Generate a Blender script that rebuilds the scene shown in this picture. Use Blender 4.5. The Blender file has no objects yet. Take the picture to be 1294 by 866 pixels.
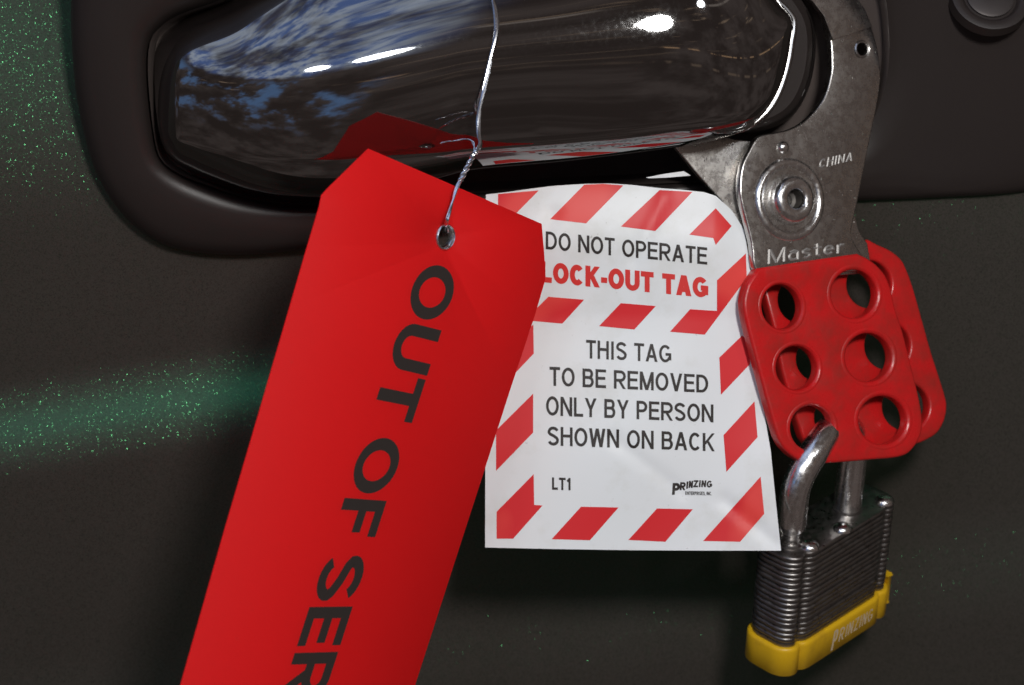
import bpy, bmesh, math, random
from mathutils import Vector, Matrix
random.seed(7)
R = math.radians

# ---------------------------------------------------------------- frame, camera, light
S = 0.0002          # metres per photograph pixel in the plane through the handle
D = 0.55            # camera distance from that plane
PITCH = R(-25)      # the photographer looks down at the door
M = Matrix.Translation((0, 0, 0.95)) @ Matrix.Rotation(PITCH, 4, 'X')

scene = bpy.context.scene
C = scene.collection
cam_data = bpy.data.cameras.new('camera')
cam = bpy.data.objects.new('camera', cam_data); C.objects.link(cam)
cam.matrix_world = M @ Matrix.Translation((0, -D, 0)) @ Matrix.Rotation(R(90), 4, 'X')
cam_data.sensor_width = 36
cam_data.lens = 36 * D / (1294 * S)
cam_data.clip_start = 0.01
cam_data.clip_end = 50
cam_data.dof.use_dof = True
cam_data.dof.focus_distance = D + 0.012
cam_data.dof.aperture_fstop = 18
scene.camera = cam
scene.view_settings.view_transform = 'Standard'
scene.view_settings.look = 'None'
scene.view_settings.exposure = 0
scene.view_settings.gamma = 1
scene.view_settings.use_curve_mapping = False
scene.cycles.use_denoising = True
scene.cycles.max_bounces = 8

def c2w(x, y, z): return M @ Vector((x, y, z))

def lamp(name, x, y, z, size, power, col, size_y=None, aim=(0, 0.02, 0)):
    l = bpy.data.lights.new(name, 'AREA'); l.energy = power; l.color = col
    l.shape = 'DISK' if size_y is None else 'ELLIPSE'; l.size = size
    if size_y: l.size_y = size_y
    o = bpy.data.objects.new(name, l); C.objects.link(o)
    p = c2w(x, y, z); o.location = p
    o.rotation_euler = (c2w(*aim) - p).to_track_quat('-Z', 'Y').to_euler()
    return o
# the camera's own flash, up and to the right of the lens
lamp('camera_flash', 0.12, -0.60, 0.17, 0.085, 2.75, (1.0, 0.985, 0.96))
# the shop's ceiling lamps, far behind the photographer (they show as spots in the handle)
SHOP_LAMPS = []
for d_, o_ in (((-.32, -.92, .24), (-.048, .001, .073)), ((-.14, -.96, .24), (-.035, 0, .074)), ((.46, -.83, .33), (.0535, .0016, .0826))):
    q_ = [o_[i] + 2.6 * d_[i] for i in range(3)]
    lamp('shop_lamp', *q_, .30, 2.6, (.93, .96, 1.0), .15)

def world_nodes():
    w = bpy.data.worlds.new('World'); scene.world = w; w.use_nodes = True
    nt = w.node_tree; N = nt.nodes; L = nt.links; N.clear()
    out = N.new('ShaderNodeOutputWorld'); bg = N.new('ShaderNodeBackground')
    L.new(bg.outputs[0], out.inputs[0])
    tc = N.new('ShaderNodeTexCoord'); sep = N.new('ShaderNodeSeparateXYZ')
    L.new(tc.outputs['Generated'], sep.inputs[0])
    def mr(src, a, b, c=0, d=1):
        n = N.new('ShaderNodeMapRange'); n.interpolation_type = 'SMOOTHSTEP'
        n.inputs[1].default_value = a; n.inputs[2].default_value = b
        n.inputs[3].default_value = c; n.inputs[4].default_value = d
        L.new(src, n.inputs[0]); return n.outputs[0]
    def mul(a, b, op='MULTIPLY'):
        n = N.new('ShaderNodeMath'); n.operation = op; 
        for i, s in enumerate((a, b)):
            if isinstance(s, (int, float)): n.inputs[i].default_value = s
            else: L.new(s, n.inputs[i])
        return n.outputs[0]
    def noise(scale, detail, sc=(1, 1, 1), rough=0.6):
        mp = N.new('ShaderNodeMapping'); mp.inputs['Scale'].default_value = sc
        L.new(tc.outputs['Generated'], mp.inputs[0])
        n = N.new('ShaderNodeTexNoise'); n.inputs['Scale'].default_value = scale
        n.inputs['Detail'].default_value = detail; n.inputs['Roughness'].default_value = rough
        L.new(mp.outputs[0], n.inputs[0]); return n.outputs[0]
    z = sep.outputs['Z']; x = sep.outputs['X']
    nz = noise(3.4, 8, (1, 1, 1.8), 0.62)
    left = mr(x, -0.03, -0.16)
    jag = mul(z, mul(mul(noise(5, 3), 0.5, 'SUBTRACT'), 0.16), 'ADD')
    up = mr(jag, SKY_Z0, SKY_Z1)
    blotch = mr(nz, 0.36, 0.58)
    sky = mul(mul(up, left), mul(mul(blotch, .86), .14, 'ADD'))
    low = mul(mul(mr(noise(4.5, 5, (1, 1, 1.2)), 0.50, 0.64), left), mr(z, SKY_Z0 + .02, SKY_Z0 - .06))
    low = mul(low, mr(z, SKY_Z0 - .75, SKY_Z0 - .35))
    streak = mul(mr(noise(3, 5, (1.2, 1.2, 16)), 0.60, 0.70), mr(z, SKY_Z0 + .45, SKY_Z0 + .1))
    streak = mul(streak, mr(z, SKY_Z0 - .35, SKY_Z0 - .02))
    def mix(fac, a, b):
        n = N.new('ShaderNodeMix'); n.data_type = 'RGBA'
        L.new(fac, n.inputs[0])
        for s, i in ((a, 6), (b, 7)):
            if isinstance(s, tuple): n.inputs[i].default_value = s + (1,)
            else: L.new(s, n.inputs[i])
        return n.outputs[2]
    cr = mix(mr(noise(14, 5), 0.4, 0.6), (0.20, 0.34, 0.80), (0.85, 0.98, 1.20))
    base = mix(mr(noise(4.5, 6, (1, 1, 1.4)), .38, .66), (0.050, 0.038, 0.034), (0.125, 0.100, 0.092))
    c = mix(streak, base, (0.5, 0.36, 0.25))
    # roof beams of the shop, lit warm from below
    for z0_, k_, wd_, cc_ in ((.385, -.22, .008, (.75, .47, .27)), (.27, -.30, .018, (.26, .19, .14)), (.68, -.1, .008, (.4, .34, .30))):
        dd = mul(mul(z, mul(x, -k_), 'ADD'), z0_, 'SUBTRACT')
        ab = mul(dd, 0.0, 'ABSOLUTE') if False else None
        n = N.new('ShaderNodeMath'); n.operation = 'ABSOLUTE'; L.new(dd, n.inputs[0])
        ln = mul(mul(mr(n.outputs[0], wd_, wd_ * .35), mr(noise(9, 3, (1, 1, .3)), .47, .56)), mr(x, -.16, -.05))
        c = mix(ln, c, cc_)
    c = mix(low, c, (0.18, 0.34, 0.66))
    c = mix(sky, c, cr)
    L.new(c, bg.inputs[0]); bg.inputs[1].default_value = 1.0
SKY_Z0, SKY_Z1 = 0.53, 0.58
world_nodes()

# ---------------------------------------------------------------- helpers
def P(px, py, y):
    k = S * (D + y) / D
    return c2w((px - 647) * k, y, (433 - py) * k)

class Surf:
    """depth of a surface as a function of where it is seen"""
    def __init__(self, f): self.f = f
    def pt(self, px, py, off=0.0): return P(px, py, self.f(px, py) - off)

class Plane:
    """y = a + b x + c z, in metres, in the frame that looks along the camera"""
    def __init__(self, px, py, y, b, c):
        k = S * (D + y) / D
        self.b, self.c = b, c
        self.a = y - b * (px - 647) * k - c * (433 - py) * k
        n = Vector((b, -1, c)).normalized(); x = Vector((1, b, 0)).normalized(); yy = n.cross(x)
        self.o = Vector((0, self.a, 0)); self.x, self.yv, self.n = x, yy, n
    def depth(self, px, py):
        q = self.b * (px - 647) * S + self.c * (433 - py) * S
        return (self.a + q) / (1 - q / D)
    def cpt(self, px, py):
        y = self.depth(px, py); k = S * (D + y) / D
        return Vector(((px - 647) * k, y, (433 - py) * k))
    def loc(self, px, py):
        v = self.cpt(px, py) - self.o
        return (v.dot(self.x), v.dot(self.yv))
    def pt(self, px, py, off=0.0): return M @ (self.cpt(px, py) + self.n * off)
    def world(self, u, v, w=0.0): return M @ (self.o + self.x * u + self.yv * v + self.n * w)

def thing(name, label, cat, loc, group=None):
    o = bpy.data.objects.new(name, None); C.objects.link(o); o.location = loc
    o.empty_display_size = 0.01
    o['label'] = label; o['category'] = cat
    if group: o['group'] = group
    return o

def wloc(o):
    v = Vector(o.location); p = o.parent
    while p: v += Vector(p.location); p = p.parent
    return v

def obj(name, verts, faces, mat, parent, smooth=True, label=None, sharp=35):
    me = bpy.data.meshes.new(name)
    off = wloc(parent) if parent else Vector((0, 0, 0))
    me.from_pydata([Vector(v) - off for v in verts], [], faces)
    me.materials.append(mat)
    bm = bmesh.new(); bm.from_mesh(me)
    bmesh.ops.recalc_face_normals(bm, faces=bm.faces)
    for f in bm.faces: f.smooth = smooth
    if smooth:
        for e in bm.edges:
            if len(e.link_faces) == 2 and e.calc_face_angle(0) > R(sharp): e.smooth = False
    bm.to_mesh(me); bm.free(); me.update()
    o = bpy.data.objects.new(name, me); C.objects.link(o); o.parent = parent
    if label: o['label'] = label
    return o

def catmull(pts, n=6, closed=True):
    out = []; m = len(pts)
    rng = range(m) if closed else range(m - 1)
    g = (lambda i: pts[i % m]) if closed else (lambda i: pts[max(0, min(m - 1, i))])
    for i in rng:
        p0, p1, p2, p3 = g(i - 1), g(i), g(i + 1), g(i + 2)
        for k in range(n):
            t = k / n
            out.append(tuple(0.5 * (2 * b + (c - a) * t + (2 * a - 5 * b + 4 * c - d) * t * t + (-a + 3 * b - 3 * c + d) * t ** 3)
                             for a, b, c, d in zip(p0, p1, p2, p3)))
    if not closed: out.append(tuple(pts[-1]))
    return out

def interp(tab, x):
    if x <= tab[0][0]: return tab[0][1]
    for (a, va), (b, vb) in zip(tab, tab[1:]):
        if x <= b:
            t = (x - a) / (b - a); return va + (vb - va) * t
    return tab[-1][1]

def sm(a, b, x):
    t = max(0.0, min(1.0, (x - a) / (b - a))); return t * t * (3 - 2 * t)

def inside(px, py, poly):
    c = False; j = len(poly) - 1
    for i in range(len(poly)):
        if (poly[i][1] > py) != (poly[j][1] > py) and px < (poly[j][0] - poly[i][0]) * (py - poly[i][1]) / (poly[j][1] - poly[i][1]) + poly[i][0]: c = not c
        j = i
    return c

def area(p): return sum(a[0] * b[1] - b[0] * a[1] for a, b in zip(p, p[1:] + p[:1])) / 2

def shrink(pts, d):
    """move an anticlockwise outline inward by d, sharp corners mitred"""
    out = []; n = len(pts)
    for i in range(n):
        a, b, c = Vector(pts[i - 1]), Vector(pts[i]), Vector(pts[(i + 1) % n])
        v1, v2 = (b - a).normalized(), (c - b).normalized()
        n1, n2 = Vector((-v1.y, v1.x)), Vector((-v2.y, v2.x)); m = (n1 + n2)
        m = m.normalized() if m.length > 1e-6 else n1
        k = 1 / max(.6, m.dot(n1)); out.append((b.x + m.x * d * k, b.y + m.y * d * k))
    return out

def plate(name, outline, holes, plane, thick, bevel, mat, parent, shift=0.0, res=3, label=None):
    """solid sheet with holes and rounded edges, cut from an outline lying in a plane"""
    from mathutils.geometry import delaunay_2d_cdt
    loops = [[plane.loc(*p) for p in outline]]
    for (cx, cy, rx, ry, rot) in holes:
        loops.append([plane.loc(cx + rx * math.cos(a) * math.cos(rot) - ry * math.sin(a) * math.sin(rot),
                                cy + rx * math.cos(a) * math.sin(rot) + ry * math.sin(a) * math.cos(rot))
                      for a in [2 * math.pi * i / 48 for i in range(48)]])
    for i in range(len(loops)):
        if (area(loops[i]) > 0) != (i == 0): loops[i] = loops[i][::-1]      # outline anticlockwise, holes clockwise
    h = thick / 2
    lay = [(h - bevel * (1 - math.cos(math.pi / 2 * (1 - k / res))), bevel * (1 - math.sin(math.pi / 2 * (1 - k / res)))) for k in range(res + 1)]
    lay = [(h - bevel + bevel * math.sin(math.pi / 2 * k / res), bevel * (1 - math.cos(math.pi / 2 * k / res))) for k in range(res, -1, -1)]
    lay = lay + [(-w, d) for w, d in lay[::-1]]
    vs, fs = [], []
    for lp in loops:
        base = len(vs); n = len(lp)
        for w, d in lay:
            for u, v in shrink(lp, d): vs.append(plane.world(u, v, w + shift))
        for k in range(len(lay) - 1):
            for i in range(n): fs.append((base + k * n + i, base + k * n + (i + 1) % n, base + (k + 1) * n + (i + 1) % n, base + (k + 1) * n + i))
    cap = [shrink(lp, lay[0][1]) for lp in loops]
    allv, ed = [], []
    for lp in cap:
        b = len(allv); n = len(lp); allv += [Vector((u * 1000, v * 1000)) for u, v in lp]; ed += [(b + i, b + (i + 1) % n) for i in range(n)]
    cv, _, cf, _, _, _ = delaunay_2d_cdt(allv, ed, [], 0, 1e-5)
    capk = [[(u * 1000, v * 1000) for u, v in lp] for lp in cap]
    for sgn in (1, -1):
        base = len(vs)
        for v in cv: vs.append(plane.world(v.x / 1000, v.y / 1000, sgn * h + shift))
        for f in cf:
            gx = sum(cv[i].x for i in f) / 3; gy = sum(cv[i].y for i in f) / 3
            if inside(gx, gy, capk[0]) and not any(inside(gx, gy, q) for q in capk[1:]): fs.append(tuple(base + i for i in f))
    bm = bmesh.new(); bv = [bm.verts.new(v) for v in vs]
    for f in fs:
        try: bm.faces.new([bv[i] for i in f])
        except ValueError: pass
    bmesh.ops.remove_doubles(bm, verts=bm.verts, dist=1e-6)
    bm.verts.index_update()
    vs = [v.co.copy() for v in bm.verts]; fs = [[v.index for v in f.verts] for f in bm.faces]; bm.free()
    return obj(name, vs, fs, mat, parent, sharp=50, label=label)

def tube(path, rad, seg=8, caps=True):
    """verts, faces of a tube along world points; rad number or list"""
    vs, fs = [], []; n = len(path)
    up = Vector((0.3, -0.9, 0.2)).normalized(); prev = None
    for i, p in enumerate(path):
        t = (Vector(path[min(n - 1, i + 1)]) - Vector(path[max(0, i - 1)])).normalized()
        a = (prev - t * prev.dot(t)) if prev else (up - t * up.dot(t))
        a.normalize(); prev = a; b = t.cross(a)
        r = rad[i] if isinstance(rad, list) else rad
        for k in range(seg):
            an = 2 * math.pi * k / seg
            vs.append(Vector(p) + a * (r * math.cos(an)) + b * (r * math.sin(an)))
    for i in range(n - 1):
        for k in range(seg):
            fs.append((i * seg + k, i * seg + (k + 1) % seg, (i + 1) * seg + (k + 1) % seg, (i + 1) * seg + k))
    if caps:
        fs.append(tuple(range(seg))[::-1]); fs.append(tuple((n - 1) * seg + k for k in range(seg)))
    return vs, fs

def lathe(frame, prof, seg=48):
    """frame(u,v,w)->world, prof [(r,w)]"""
    vs, fs = [], []
    for r, w in prof:
        for k in range(seg):
            a = 2 * math.pi * k / seg; vs.append(frame(r * math.cos(a), r * math.sin(a), w))
    for i in range(len(prof) - 1):
        for k in range(seg):
            fs.append((i * seg + k, i * seg + (k + 1) % seg, (i + 1) * seg + (k + 1) % seg, (i + 1) * seg + k))
    fs.append(tuple((len(prof) - 1) * seg + k for k in range(seg)))
    return vs, fs

# ---------------------------------------------------------------- stroke lettering
def arc(cx, cy, rx, ry, a0, a1, n=14):
    return [(cx + rx * math.cos(R(a0 + (a1 - a0) * i / n)), cy + ry * math.sin(R(a0 + (a1 - a0) * i / n))) for i in range(n + 1)]

def glyph(ch, w, t):
    h = t / 2; L, Rr, B, T = h, w - h, h, 1 - h; c = w / 2; P_, Q = [], []
    hd = h * 1.08
    def st(*p, closed=False): P_.append((list(p), closed))
    def dg(x0, y0, x1, y1): Q.append([(x0 - hd, y0), (x0 + hd, y0), (x1 + hd, y1), (x1 - hd, y1)])
    rx, ry = (Rr - L) / 2, (T - B) / 2
    if ch == 'O': P_.append((arc(c, .5, rx, ry, 0, 360, 36)[:-1], True))
    elif ch == 'C': P_.append((arc(c, .5, rx, ry, 42, 318, 28), False))
    elif ch == 'G':
        P_.append((arc(c, .5, rx, ry, 42, 322, 28) + [(Rr, .2)], False)); st((Rr, .13), (Rr, .46)); st((c + .02, .46), (w, .46))
    elif ch == 'D':
        k = w * .42; st(*([(L, B), (L, T), (k, T)] + arc(k, .5, Rr - k, ry, 88, -88, 16) + [(k, B)]), closed=True)
    elif ch in 'PRB':
        y0 = .46 if ch != 'B' else .53; r = (T - y0) / 2; k = Rr - min(r, rx); rr = Rr - (.04 if ch == 'B' else 0)
        st((L, 0), (L, 1)); st(*([(L, T), (k, T)] + arc(k, T - r, rr - k, r, 88, -88, 12) + [(k, y0), (L, y0)]))
        if ch == 'R': dg(w * .48, y0 - h * .5, w - hd, 0)
        if ch == 'B':
            r2 = (y0 - B) / 2; st(*([(k, y0)] + arc(k, B + r2, Rr - k, r2, 88, -88, 12) + [(L, B)]))
    elif ch == 'E': st((L, 0), (L, 1)); st((L, T), (w, T)); st((L, .52), (w * .93, .52)); st((L, B), (w, B))
    elif ch == 'F': st((L, 0), (L, 1)); st((L, T), (w, T)); st((L, .51), (w * .9, .51))
    elif ch == 'H': st((L, 0), (L, 1)); st((Rr, 0), (Rr, 1)); st((L, .53), (Rr, .53))
    elif ch == 'I': st((c, 0), (c, 1))
    elif ch == 'L': st((L, 0), (L, 1)); st((L, B), (w, B))
    elif ch == 'T': st((c, 0), (c, T)); st((0, T), (w, T))
    elif ch == 'U': st(*([(L, 1), (L, rx + h)] + arc(c, rx + h, rx, rx, 184, 356, 14) + [(Rr, rx + h), (Rr, 1)]))
    elif ch == 'A': dg(hd, 0, c, 1); dg(w - hd, 0, c, 1); st((w * .2, .3), (w * .8, .3))
    elif ch == 'V': dg(hd, 1, c, 0); dg(w - hd, 1, c, 0)
    elif ch == 'W': dg(hd, 1, w * .27, 0); dg(w * .27, 0, c, 1); dg(c, 1, w * .73, 0); dg(w * .73, 0, w - hd, 1)
    elif ch == 'M': st((L, 0), (L, 1)); st((Rr, 0), (Rr, 1)); dg(L, 1, c, 0); dg(Rr, 1, c, 0)
    elif ch == 'N': st((L, 0), (L, 1)); st((Rr, 0), (Rr, 1)); dg(L, 1, Rr, 0)
    elif ch == 'Y': dg(hd, 1, c, .42); dg(w - hd, 1, c, .42); st((c, 0), (c, .45))
    elif ch == 'K': st((L, 0), (L, 1)); dg(L + .02, .36, w - hd, 1); dg(w * .42, .55, w - hd, 0)
    elif ch == 'Z': st((0.02, T), (w, T)); st((0, B), (w, B)); dg(hd, .02, w - hd, .98)
    elif ch == 'S':
        r = (T - B) / 4
        pts = arc(c, T - r, rx, r, 22, 90, 6) + arc(c, T - r, rx, r, 98, 190, 8)
        pts += [(c - rx * .72, .5 + .10)] + [(c + rx * .15, .5 + .01)] + [(c + rx * .8, .5 - .10)] + arc(c, B + r, rx, r, 10, -90, 8) + arc(c, B + r, rx, r, -98, -160, 6)
        P_.append((pts, False))
    elif ch == '1': st((w * .62, 0), (w * .62, 1)); st((w * .62, .95), (w * .5, .84), (w * .1, .72))
    elif ch == '-': st((0, .38), (w, .38))
    elif ch == ',': st((c, -.12), (c, .14))
    elif ch == '.': st((c, 0), (c, .14))
    elif ch == 'a': P_.append((arc(c, .27, rx, .24, 50, 310, 16), False)); st((Rr, 0), (Rr, .55)); st((Rr, .55), (c, .66), (L, .56))
    elif ch == 's': st((Rr, .52), (c, .62), (L, .52), (L + .02, .42), (Rr - .02, .26), (Rr, .14), (c, .04), (L, .12))
    elif ch == 't': st((c, .9), (c, .15), (Rr, .05)); st((0, .6), (w, .6))
    elif ch == 'e': P_.append(([(L, .34), (Rr, .36)] + arc(c, .33, rx, .28, 20, 320, 18), False))
    elif ch == 'r': st((L, 0), (L, .6)); st((L, .42), (c, .58), (Rr, .56))
    return P_, Q

ADV = dict(I=.26, L=.55, E=.62, F=.58, T=.62, M=.82, W=.95, O=.76, G=.76, C=.70, D=.70, N=.70, A=.74, V=.72, H=.70, U=.70, R=.70,
           P=.64, B=.66, K=.70, S=.66, Y=.70, Z=.62)
ADV.update({' ': .36, '1': .42, '-': .30, ',': .18, '.': .16, 'a': .52, 's': .44, 't': .36, 'e': .50, 'r': .40})

def stroke_polys(pts, closed, t, scale=(1, 1)):
    """rows (left, mid, right) along a polyline, mitred"""
    n = len(pts); rows = []
    for i in range(n):
        if closed: a, b, c = pts[i - 1], pts[i], pts[(i + 1) % n]
        else: a, b, c = pts[max(0, i - 1)], pts[i], pts[min(n - 1, i + 1)]
        v1 = Vector((b[0] - a[0], b[1] - a[1])); v2 = Vector((c[0] - b[0], c[1] - b[1]))
        if v1.length < 1e-6: v1 = v2
        if v2.length < 1e-6: v2 = v1
        v1.normalize(); v2.normalize()
        n1 = Vector((-v1.y, v1.x)); n2 = Vector((-v2.y, v2.x)); m = n1 + n2
        if m.length < 1e-4: m = n1
        m.normalize(); k = min(1.6, 1 / max(.2, m.dot(n1)))
        rows.append([(b[0] + m.x * t / 2 * k * q, b[1] + m.y * t / 2 * k * q) for q in (1, 0, -1)])
    return rows

def lettering(name, chars, tmap, off, mat, parent, t=.13, ridge=0.0, label=None, gw=None):
    """chars: list of (char, x0, width, map) in cap-height units; map(x,y,off)->world"""
    vs, fs = [], []; lay = 0
    for ch, x0, w, mp in chars:
        if ch == ' ': continue
        Pl, Ql = glyph(ch, w, t)
        for pts, closed in Pl:
            # subdivide long straight pieces so the print follows the sheet
            q = []
            m = len(pts)
            for i in range(m if closed else m - 1):
                a, b = pts[i], pts[(i + 1) % m]; k = max(1, int(math.dist(a, b) / .35))
                # keep square ends: only insert interior points
                for j in range(k): q.append((a[0] + (b[0] - a[0]) * j / k, a[1] + (b[1] - a[1]) * j / k))
            if not closed: q.append(pts[-1])
            rows = stroke_polys(q, closed, t); base = len(vs); o_ = off + lay * 6e-6; lay = (lay + 1) % 6
            for r in rows:
                for j, (x, y) in enumerate(r): vs.append(mp(x0 + x, y, o_ + (ridge if j == 1 else 0)))
            n = len(rows)
            for i in range(n if closed else n - 1):
                k = (i + 1) % n
                fs.append((base + i * 3, base + i * 3 + 1, base + k * 3 + 1, base + k * 3)); fs.append((base + i * 3 + 1, base + i * 3 + 2, base + k * 3 + 2, base + k * 3 + 1))
        for quad in Ql:
            a, b, c, d = quad; o_ = off + lay * 6e-6; lay = (lay + 1) % 6; base = len(vs); n = 4
            for i in range(n + 1):
                f = i / n
                l = (a[0] + (d[0] - a[0]) * f, a[1] + (d[1] - a[1]) * f); r = (b[0] + (c[0] - b[0]) * f, b[1] + (c[1] - b[1]) * f)
                mid = ((l[0] + r[0]) / 2, (l[1] + r[1]) / 2)
                for j, (x, y) in enumerate((l, mid, r)): vs.append(mp(x0 + x, y, o_ + (ridge if j == 1 else 0)))
            for i in range(n):
                fs.append((base + i * 3, base + i * 3 + 1, base + i * 3 + 4, base + i * 3 + 3)); fs.append((base + i * 3 + 1, base + i * 3 + 2, base + i * 3 + 5, base + i * 3 + 4))
    return obj(name, vs, fs, mat, parent, smooth=False, label=label)

def line_text(name, text, p0, p1, cap0, cap1, surf, mat, parent, t=.13, off=1.1e-4, gap=.1, lean=0.0, ridge=0.0, label=None, wide=1.0):
    """text from baseline point p0 to p1 (where they are seen), cap heights at both ends"""
    tot = 0; lay = []
    for ch in text:
        w = ADV[ch] * wide
        lay.append((ch, tot, w)); tot += w + (gap if ch != ' ' else 0)
    tot -= gap
    def mp(x, y, o):
        f = x / tot; cap = cap0 + (cap1 - cap0) * f
        bx = p0[0] + (p1[0] - p0[0]) * f; by = p0[1] + (p1[1] - p0[1]) * f
        return surf.pt(bx + lean * cap * y, by - cap * y, o)
    return lettering(name, [(c_, x_, w_, mp) for c_, x_, w_ in lay], None, off, mat, parent, t, ridge, label)

# ---------------------------------------------------------------- materials
def mat(name, col, rough=.5, metal=0.0, ior=1.5, coat=0.0, coat_rough=.1, spec=None):
    m = bpy.data.materials.new(name); m.use_nodes = True; b = m.node_tree.nodes['Principled BSDF']
    b.inputs['Base Color'].default_value = (*col, 1); b.inputs['Roughness'].default_value = rough
    b.inputs['Metallic'].default_value = metal; b.inputs['IOR'].default_value = ior
    b.inputs['Coat Weight'].default_value = coat; b.inputs['Coat Roughness'].default_value = coat_rough
    if spec is not None: b.inputs['Specular IOR Level'].default_value = spec
    return m
def tex(m, kind='NOISE', scale=100, detail=4, rough=.6, sc=(1, 1, 1)):
    nt = m.node_tree; N, L = nt.nodes, nt.links
    tc = N.new('ShaderNodeTexCoord'); mp = N.new('ShaderNodeMapping'); mp.inputs['Scale'].default_value = sc
    L.new(tc.outputs['Object'], mp.inputs[0])
    n = N.new('ShaderNodeTexNoise' if kind == 'NOISE' else 'ShaderNodeTexVoronoi')
    n.inputs['Scale'].default_value = scale
    if kind == 'NOISE': n.inputs['Detail'].default_value = detail; n.inputs['Roughness'].default_value = rough
    L.new(mp.outputs[0], n.inputs['Vector']); return n
def bump(m, src, strength, dist, prev=None):
    nt = m.node_tree; b = nt.nodes.new('ShaderNodeBump'); b.inputs['Strength'].default_value = strength
    b.inputs['Distance'].default_value = dist; nt.links.new(src, b.inputs['Height'])
    if prev: nt.links.new(prev.outputs[0], b.inputs['Normal'])
    nt.links.new(b.outputs[0], nt.nodes['Principled BSDF'].inputs['Normal']); return b
def rmap(m, src, a, b, c, d, dest=None):
    nt = m.node_tree; n = nt.nodes.new('ShaderNodeMapRange')
    for i, v in enumerate((a, b, c, d)): n.inputs[i + 1].default_value = v
    nt.links.new(src, n.inputs[0])
    if dest: nt.links.new(n.outputs[0], nt.nodes['Principled BSDF'].inputs[dest])
    return n.outputs[0]
def cmix(m, fac, c0, c1, dest='Base Color'):
    nt = m.node_tree; n = nt.nodes.new('ShaderNodeMix'); n.data_type = 'RGBA'
    nt.links.new(fac, n.inputs[0])
    for s, i in ((c0, 6), (c1, 7)):
        if isinstance(s, tuple): n.inputs[i].default_value = (*s, 1)
        else: nt.links.new(s, n.inputs[i])
    if dest: nt.links.new(n.outputs[2], nt.nodes['Principled BSDF'].inputs[dest])
    return n.outputs[2]

# car paint: dark green coat with metal flakes that each lean their own way
m_paint = mat('green_flake_paint', (.046, .0335, .031), .6, ior=1.5, coat=0, spec=.12)
def flakes(m):
    nt = m.node_tree; N, L = nt.nodes, nt.links; b = N['Principled BSDF']; out = N['Material Output']
    v = tex(m, 'VORONOI', 4800)
    geo = N.new('ShaderNodeNewGeometry')
    sub = N.new('ShaderNodeVectorMath'); sub.operation = 'SUBTRACT'; sub.inputs[1].default_value = (.5, .5, .5)
    L.new(v.outputs['Color'], sub.inputs[0])
    scl = N.new('ShaderNodeVectorMath'); scl.operation = 'SCALE'; scl.inputs['Scale'].default_value = .62
    L.new(sub.outputs[0], scl.inputs[0])
    add = N.new('ShaderNodeVectorMath'); L.new(scl.outputs[0], add.inputs[0]); L.new(geo.outputs['Normal'], add.inputs[1])
    nm = N.new('ShaderNodeVectorMath'); nm.operation = 'NORMALIZE'; L.new(add.outputs[0], nm.inputs[0])
    g1 = N.new('ShaderNodeBsdfGlossy'); g1.inputs['Color'].default_value = (.028, .125, .050, 1); g1.inputs['Roughness'].default_value = .20
    L.new(nm.outputs[0], g1.inputs['Normal'])
    g2 = N.new('ShaderNodeBsdfGlossy'); g2.inputs['Color'].default_value = (.002, .037, .019, 1); g2.inputs['Roughness'].default_value = .34
    v2 = tex(m, 'VORONOI', 5300); sepc = N.new('ShaderNodeSeparateColor'); L.new(v2.outputs['Color'], sepc.inputs[0])
    th = N.new('ShaderNodeMath'); th.operation = 'GREATER_THAN'; th.inputs[1].default_value = .72; L.new(sepc.outputs[0], th.inputs[0])
    k = N.new('ShaderNodeMath'); k.operation = 'MULTIPLY'; k.inputs[1].default_value = .42; L.new(th.outputs[0], k.inputs[0])
    a1 = N.new('ShaderNodeAddShader'); L.new(b.outputs[0], a1.inputs[0]); L.new(g2.outputs[0], a1.inputs[1])
    mx = N.new('ShaderNodeMixShader'); L.new(k.outputs[0], mx.inputs[0]); L.new(a1.outputs[0], mx.inputs[1]); L.new(g1.outputs[0], mx.inputs[2])
    L.new(mx.outputs[0], out.inputs[0])
flakes(m_paint)

m_plastic = mat('black_textured_plastic', (.0235, .018, .0165), .42, spec=.35)
bump(m_plastic, tex(m_plastic, scale=2600, detail=2).outputs[0], .25, .0001)
m_cup = mat('black_gloss_cup', (.085, .068, .062), .28, spec=.5)
m_gloss = mat('black_gloss_handle', (.008, .006, .0055), .035, ior=2.7)
_n = tex(m_gloss, scale=900, detail=6); rmap(m_gloss, _n.outputs[0], .45, .75, .03, .065, 'Roughness')
bump(m_gloss, tex(m_gloss, scale=26, detail=2).outputs[0], .10, .0006)
m_steel = mat('worn_zinc_steel', (.48, .46, .44), .30, metal=1)
_n = tex(m_steel, scale=420, detail=8, rough=.75); rmap(m_steel, _n.outputs[0], .35, .7, .22, .35, 'Roughness')
_p = tex(m_steel, scale=1500, detail=3); _b = bump(m_steel, _n.outputs[0], .06, .0003)
_c = rmap(m_steel, _n.outputs[0], .40, .68, 0, 1); cmix(m_steel, _c, (.50, .48, .46), (.58, .56, .535))
_s = tex(m_steel, scale=1400, detail=4, sc=(1, 1, .06)); _s2 = tex(m_steel, scale=900, detail=3, rough=.7)
_b2 = bump(m_steel, _s.outputs[0], .10, .0002, _b); bump(m_steel, rmap(m_steel, _s2.outputs[0], .68, .74, 0, 1), .5, .0003, _b2)
m_emboss = mat('embossed_steel', (.30, .285, .27), .5, metal=.55)
m_bright = mat('bright_steel', (.72, .71, .70), .20, metal=1)
_n = tex(m_bright, scale=700, detail=6); rmap(m_bright, _n.outputs[0], .35, .7, .16, .34, 'Roughness'); bump(m_bright, _n.outputs[0], .12, .0003)
m_lam = mat('dark_laminated_steel', (.25, .235, .225), .34, metal=1)
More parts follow.
